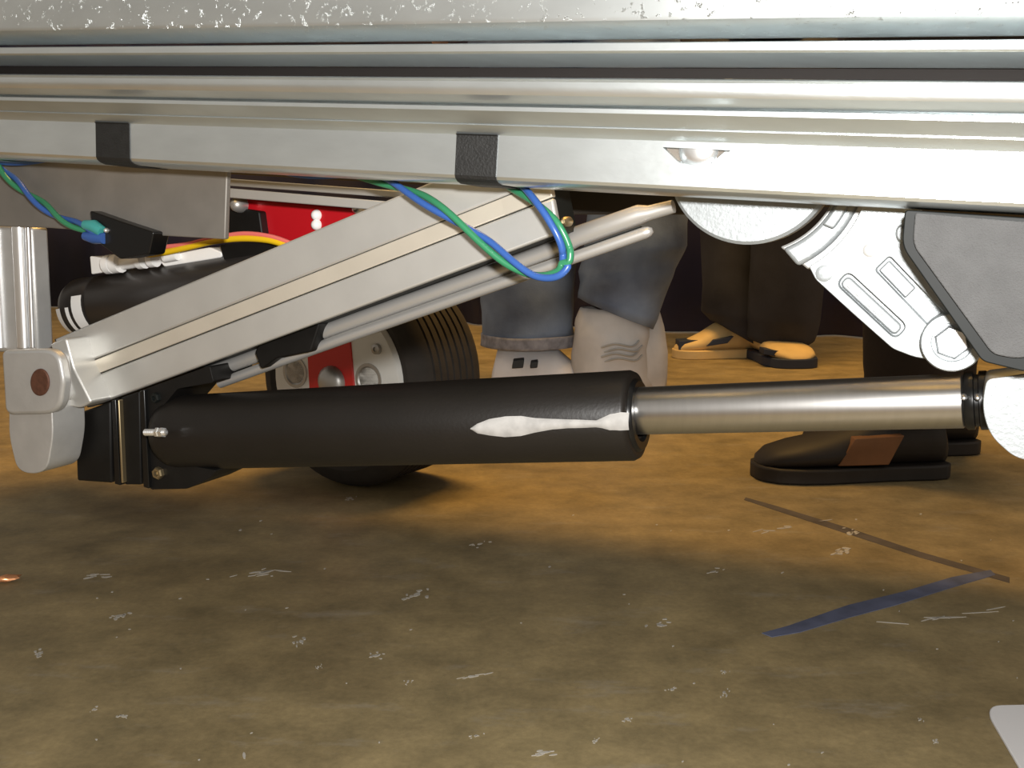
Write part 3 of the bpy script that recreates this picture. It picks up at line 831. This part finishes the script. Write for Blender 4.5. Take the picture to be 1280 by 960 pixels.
# kneeling-height view of the person in jeans and white sneakers
YJ = 2.0
def jp(x, y, Y): return atY(x, y, Y)
a_l = jp(660, 452, YJ); a_r = jp(770, 440, YJ-0.08)
g_l = Vector((a_l.x, a_l.y, 0)); g_r = Vector((a_r.x, a_r.y, 0))
k_l = jp(655, 180, YJ+0.06); k_r = jp(800, 180, YJ-0.02)
hipj = Vector(((k_l.x+k_r.x)/2-0.02, YJ+0.14, 0.90))
pj = person('person in faded blue jeans and white sneakers beyond the sloping bar', Vector((a_r.x, a_r.y, 0.10)), Vector((a_l.x, a_l.y, 0.10)), k_r, k_l, hipj, Vector((-0.4, -0.9, 0)).normalized(), 1.72)
zl = jp(660, 424, YJ).z; zr = jp(770, 392, YJ-0.08).z
leg_cloth([(a_l.x, a_l.y, zl), (a_l.x, a_l.y+0.005, zl+0.10), (k_l.x, k_l.y, 0.50), (hipj.x-0.09, hipj.y, 0.86)], [0.092, 0.094, 0.098, 0.12], pj, 'jeans', seed=1, tilt=Vector((0.012, 0.0, 0)))
o = leg_cloth([(a_l.x, a_l.y, zl-0.012), (a_l.x, a_l.y, zl+0.012)], [0.094, 0.0955], pj, 'jeans_hem', 'frayed_hem', seed=1)
leg_cloth([(a_r.x, a_r.y, zr), (a_r.x+0.02, a_r.y-0.005, zr+0.075), (a_r.x+0.035, a_r.y, zr+0.13), (k_r.x, k_r.y, 0.52), (hipj.x+0.09, hipj.y, 0.86)], [0.074, 0.090, 0.095, 0.095, 0.12], pj, 'jeans', seed=4, tilt=Vector((-0.030, 0.0, 0)))
sh, d, s_ = shoe(jp(618, 480, YJ-0.02).xy.to_3d()+Vector((0, 0.02, 0)), math.radians(-12), 0.26, 0.105, 'sneaker', pj, 'shoe_white', 'shoe_white', mid=1.55, hi=0.128, sole_h=0.03)
for x, y, a_, b_ in ((648, 455, 0.011, 0.009), (668, 456, 0.007, 0.007)):
    c_ = jp(x, y, g_l.y-0.085)
    patch(c_, Vector((1, 0.2, 0)).normalized()*a_, Vector((0.2, 0, 1)).normalized()*b_, Vector((0, 1, 0)), 'shoe_mark', sh, 'side_stripe', 0.03)
leg_cloth([(a_r.x-0.004, a_r.y, 0.05), (a_r.x-0.006, a_r.y, zr-0.04), (a_r.x-0.004, a_r.y, zr+0.012)], [0.078, 0.076, 0.062], pj, 'shoe_grey', 'high_top_collar', seed=3, wr=0.010)
sh, d, s_ = shoe(g_r+Vector((0.085, 0.03, 0)), math.radians(205), 0.27, 0.13, 'sneaker', pj, 'shoe_grey', 'shoe_white', hi=0.225, sole_h=0.035)
for k in range(4):
    c_ = jp(776+4*(k % 2), 431+6*k, g_r.y-0.082)
    new_obj('lace', bm_tube(spline([c_+Vector((-0.035, 0.01, -0.006)), c_+Vector((-0.01, -0.004, 0.002)), c_+Vector((0.02, 0, -0.003)), c_+Vector((0.035, 0.012, 0.006))], 5), 0.0022, 8), 'dull_block', sh, smooth=True)
c_ = jp(817, 463, g_r.y-0.03)
patch(c_, Vector((0.007, 0.004, 0)), Vector((0, 0, 0.014)), Vector((0, 1, 0)), 'shoe_mark', sh, 'heel_stripe', 0.03)

# person with yellow shoes, further back
gl = onfloor(905, 447); gr = onfloor(985, 459)
hipy = Vector(((gl.x+gr.x)/2+0.02, gl.y+0.10, 0.92))
kl = Vector((gl.x+0.02, gl.y+0.05, 0.50)); kr = Vector((gr.x+0.02, gr.y+0.08, 0.50))
py = person('person in dark trousers and yellow shoes standing before the drape', Vector((gr.x+0.02, gr.y+0.1, 0.09)), Vector((gl.x+0.03, gl.y+0.02, 0.09)), kr, kl, hipy, Vector((-0.3, -0.95, 0)).normalized(), 1.72)
leg_cloth([(gl.x+0.035, gl.y+0.02, 0.062), (gl.x+0.025, gl.y+0.02, 0.12), (kl.x, kl.y, 0.5), (hipy.x-0.09, hipy.y, 0.88)], [0.07, 0.085, 0.095, 0.12], py, 'dark_trousers', seed=7, tilt=Vector((-0.04, 0, 0)))
leg_cloth([(gr.x+0.015, gr.y+0.14, 0.065), (gr.x+0.015, gr.y+0.12, 0.12), (kr.x, kr.y, 0.5), (hipy.x+0.09, hipy.y, 0.88)], [0.09, 0.098, 0.098, 0.12], py, 'dark_trousers', seed=9, tilt=Vector((0, 0.02, 0)))
sh, d, s_ = shoe(gl+Vector((0.085, 0.03, 0)), math.radians(190), 0.225, 0.092, 'yellow_shoe', py, 'shoe_yellow', 'shoe_yellow', mid=1.25, hi=0.115)
patch(gl+Vector((-0.095, -0.033, 0.035)), Vector((0.035, 0.0, 0.0)), Vector((0.0, 0, 0.018)), Vector((0, 1, 0)), 'shoe_navy', sh, 'toe_cap', 0.06)
patch(gl+Vector((-0.02, -0.045, 0.05)), Vector((0.028, 0, 0.004)), Vector((0.01, 0, 0.010)), Vector((0, 1, 0)), 'shoe_navy', sh, 'side_panel', 0.03)
sh, d, s_ = shoe(gr+Vector((-0.015, 0.22, 0)), math.radians(-82), 0.255, 0.125, 'yellow_shoe', py, 'shoe_yellow', 'shoe_navy', hi=0.105)
patch(gr+Vector((-0.03, -0.008, 0.036)), Vector((0.035, 0, -0.006)), Vector((0, 0, 0.008)), Vector((0, 1, 0)), 'shoe_navy', sh, 'toe_cap', 0.05)

# person in black shoes, closest
gb = onfloor(1075, 598)
hipb = Vector((gb.x+0.12, gb.y+0.16, 0.93))
g2 = gb+Vector((0.16, 0.16, 0))
pb = person('person in dark brown trousers and black shoes behind the piston rod', Vector((g2.x, g2.y, 0.1)), Vector((gb.x+0.075, gb.y+0.03, 0.1)), Vector((g2.x, g2.y+0.02, 0.5)), Vector((gb.x+0.085, gb.y+0.06, 0.5)), hipb, Vector((-0.9, -0.4, 0)).normalized(), 1.75)
leg_cloth([(gb.x+0.075, gb.y+0.03, 0.085), (gb.x+0.078, gb.y+0.03, 0.16), (gb.x+0.085, gb.y+0.06, 0.5), (hipb.x-0.06, hipb.y, 0.88)], [0.062, 0.066, 0.085, 0.12], pb, 'brown_trousers', seed=11)
leg_cloth([(g2.x, g2.y, 0.085), (g2.x, g2.y, 0.16), (g2.x, g2.y+0.02, 0.5), (hipb.x+0.08, hipb.y, 0.88)], [0.065, 0.07, 0.085, 0.12], pb, 'brown_trousers', seed=12)
sh, d, s_ = shoe(gb+Vector((0.125, 0.035, 0)), math.radians(186), 0.275, 0.10, 'black_shoe', pb, 'shoe_black', 'shoe_black', hi=0.105, sole_h=0.022)
patch(gb+Vector((0.005, -0.030, 0.047)), Vector((0.035, 0.0, 0)), Vector((0.012, 0, 0.022)), Vector((0, 1, 0)), 'shoe_tan', sh, 'tan_side_panel', 0.03)
shoe(g2+Vector((0.08, 0.03, 0)), math.radians(186), 0.275, 0.10, 'black_shoe', pb, 'shoe_black', 'shoe_black', hi=0.105, sole_h=0.022)

# ------------------------------------------------------------------ on the floor
def flat_poly(pts_px, h):
    q = [onfloor(x, y) for x, y in pts_px]
    bm = bmesh.new(); 
    return bm_extrude([p_+Vector((0, 0, h)) for p_ in q], Vector((0, 0, -h+0.0002)), bm)
tag(new_obj('tape_strip', flat_poly([(952, 792), (985, 783), (1060, 757), (1130, 740), (1190, 722), (1238, 713), (1244, 719), (1196, 733), (1120, 757), (1060, 773), (1000, 791), (965, 797)], 0.0007), 'blue_tape'),
    'worn blue tape strip stuck to the brown floor', 'tape')
tag(new_obj('floor_joint', flat_poly([(932, 622), (968, 632), (1060, 660), (1150, 690), (1262, 722), (1262, 729), (1150, 697), (1058, 667), (966, 637), (930, 625)], 0.0004), 'floor_line'),
    'dark line running diagonally across the floor right of the actuator', 'floor line')
tag(new_obj('white_card', flat_poly(rounded([(1229, 886), (1420, 882), (1480, 1040), (1330, 1060)], [22, 10, 10, 10], 6), 0.003), 'white_card', bevel=0.0008),
    'white card with a rounded corner on the floor at the lower right', 'card')
# curled orange scrap
def scrap():
    c_ = onfloor(8, 728); bm = bmesh.new(); rings = []
    for i in range(7):
        t = i/6; x = (t-0.5)*0.022
        rings.append([c_+Vector((x+0.002*math.sin(a*2), x*0.5+0.005*math.cos(a)*(1-abs(t-0.5)), 0.0045+0.0042*math.sin(a)*(1-1.2*abs(t-0.5)))) for a in [2*PI*k/8 for k in range(8)]])
    tag(new_obj('wrapper_scrap', loft(rings), 'orange_scrap', smooth=True, ang=60), 'tiny shiny orange scrap lying on the floor at the left edge', 'scrap')
scrap()
# chips and paint flecks on the floor, too fine to count
def flecks():
    bm = bmesh.new()
    spots = [(437, 623, 8, 3), (522, 743, 16, 5), (112, 722, 28, 2.5), (330, 716, 40, 2.5), (150, 770, 22, 3), (376, 802, 12, 4), (398, 834, 5, 2), (470, 820, 12, 3), (50, 817, 10, 5), (118, 887, 8, 2), (155, 896, 12, 2.5), (825, 782, 14, 4), (680, 941, 24, 3), (785, 900, 10, 3), (1062, 667, 12, 4), (1050, 690, 22, 4),
             (1180, 772, 90, 2), (905, 840, 5, 2), (590, 846, 26, 1.2), (510, 853, 5, 2), (905, 866, 6, 4), (1170, 928, 6, 3), (840, 862, 8, 2), (745, 927, 6, 2), (595, 920, 8, 2), (305, 945, 3, 6), (1150, 900, 6, 2), (980, 660, 30, 1.5), (890, 715, 14, 1.5), (600, 680, 10, 2)]
    rnd = random.Random(3)
    for _ in range(60):
        spots.append((rnd.uniform(-150, 1430), rnd.uniform(640, 1000), rnd.uniform(1.0, 3.0), rnd.uniform(0.6, 1.3)))
    fine = []
    for x, y, a, b in spots:
        if a < 4.5: fine.append((x, y, a*0.8, b*0.8)); continue
        fine.append((x, y, a*0.35, b*0.55))
        for _ in range(7):
            g1, g2 = rnd.gauss(0, 0.55), rnd.gauss(0, 0.8)
            fine.append((x+g1*a, y+g2*b-0.15*g1*a, a*rnd.uniform(0.08, 0.3), b*rnd.uniform(0.15, 0.45)))
    for x, y, a, b in fine:
        n = 7; pts = []
        tilt = rnd.uniform(-0.35, 0.1)
        for k in range(n):
            an = 2*PI*k/n; q = rnd.uniform(0.6, 1.1)
            dx, dy = a*math.cos(an)*q, b*math.sin(an)*q
            pts.append(onfloor(x+dx, y+dy+dx*tilt))
        bm_extrude([p_+Vector((0, 0, 0.0005)) for p_ in pts], Vector((0, 0, -0.0004)), bm)
    o = new_obj('paint_flecks', bm, 'fleck')
    o['kind'] = 'stuff'
    tag(o, 'pale chips and scratches scattered over the brown floor', 'flecks')
flecks()

# ------------------------------------------------------------------ put every origin at the object's own base
def settle():
    bpy.context.view_layer.update()
    kids = {}
    for o in ALL: kids.setdefault(o.parent, []).append(o)
    org = {}
    def bounds(o):
        pts = [v.co for v in o.data.vertices] if o.type == 'MESH' else []
        lo = [min((p_[i] for p_ in pts), default=1e9) for i in range(3)]; hi = [max((p_[i] for p_ in pts), default=-1e9) for i in range(3)]
        for c_ in kids.get(o, []):
            l2, h2 = bounds(c_)
            lo = [min(a, b) for a, b in zip(lo, l2)]; hi = [max(a, b) for a, b in zip(hi, h2)]
        return lo, hi
    for o in ALL:
        lo, hi = bounds(o)
        org[o] = Vector(((lo[0]+hi[0])/2, (lo[1]+hi[1])/2, lo[2]))
    for o in ALL:
        if o.type == 'MESH': o.data.transform(Matrix.Translation(-org[o]))
        o.location = org[o] - (org[o.parent] if o.parent else Vector())
settle()
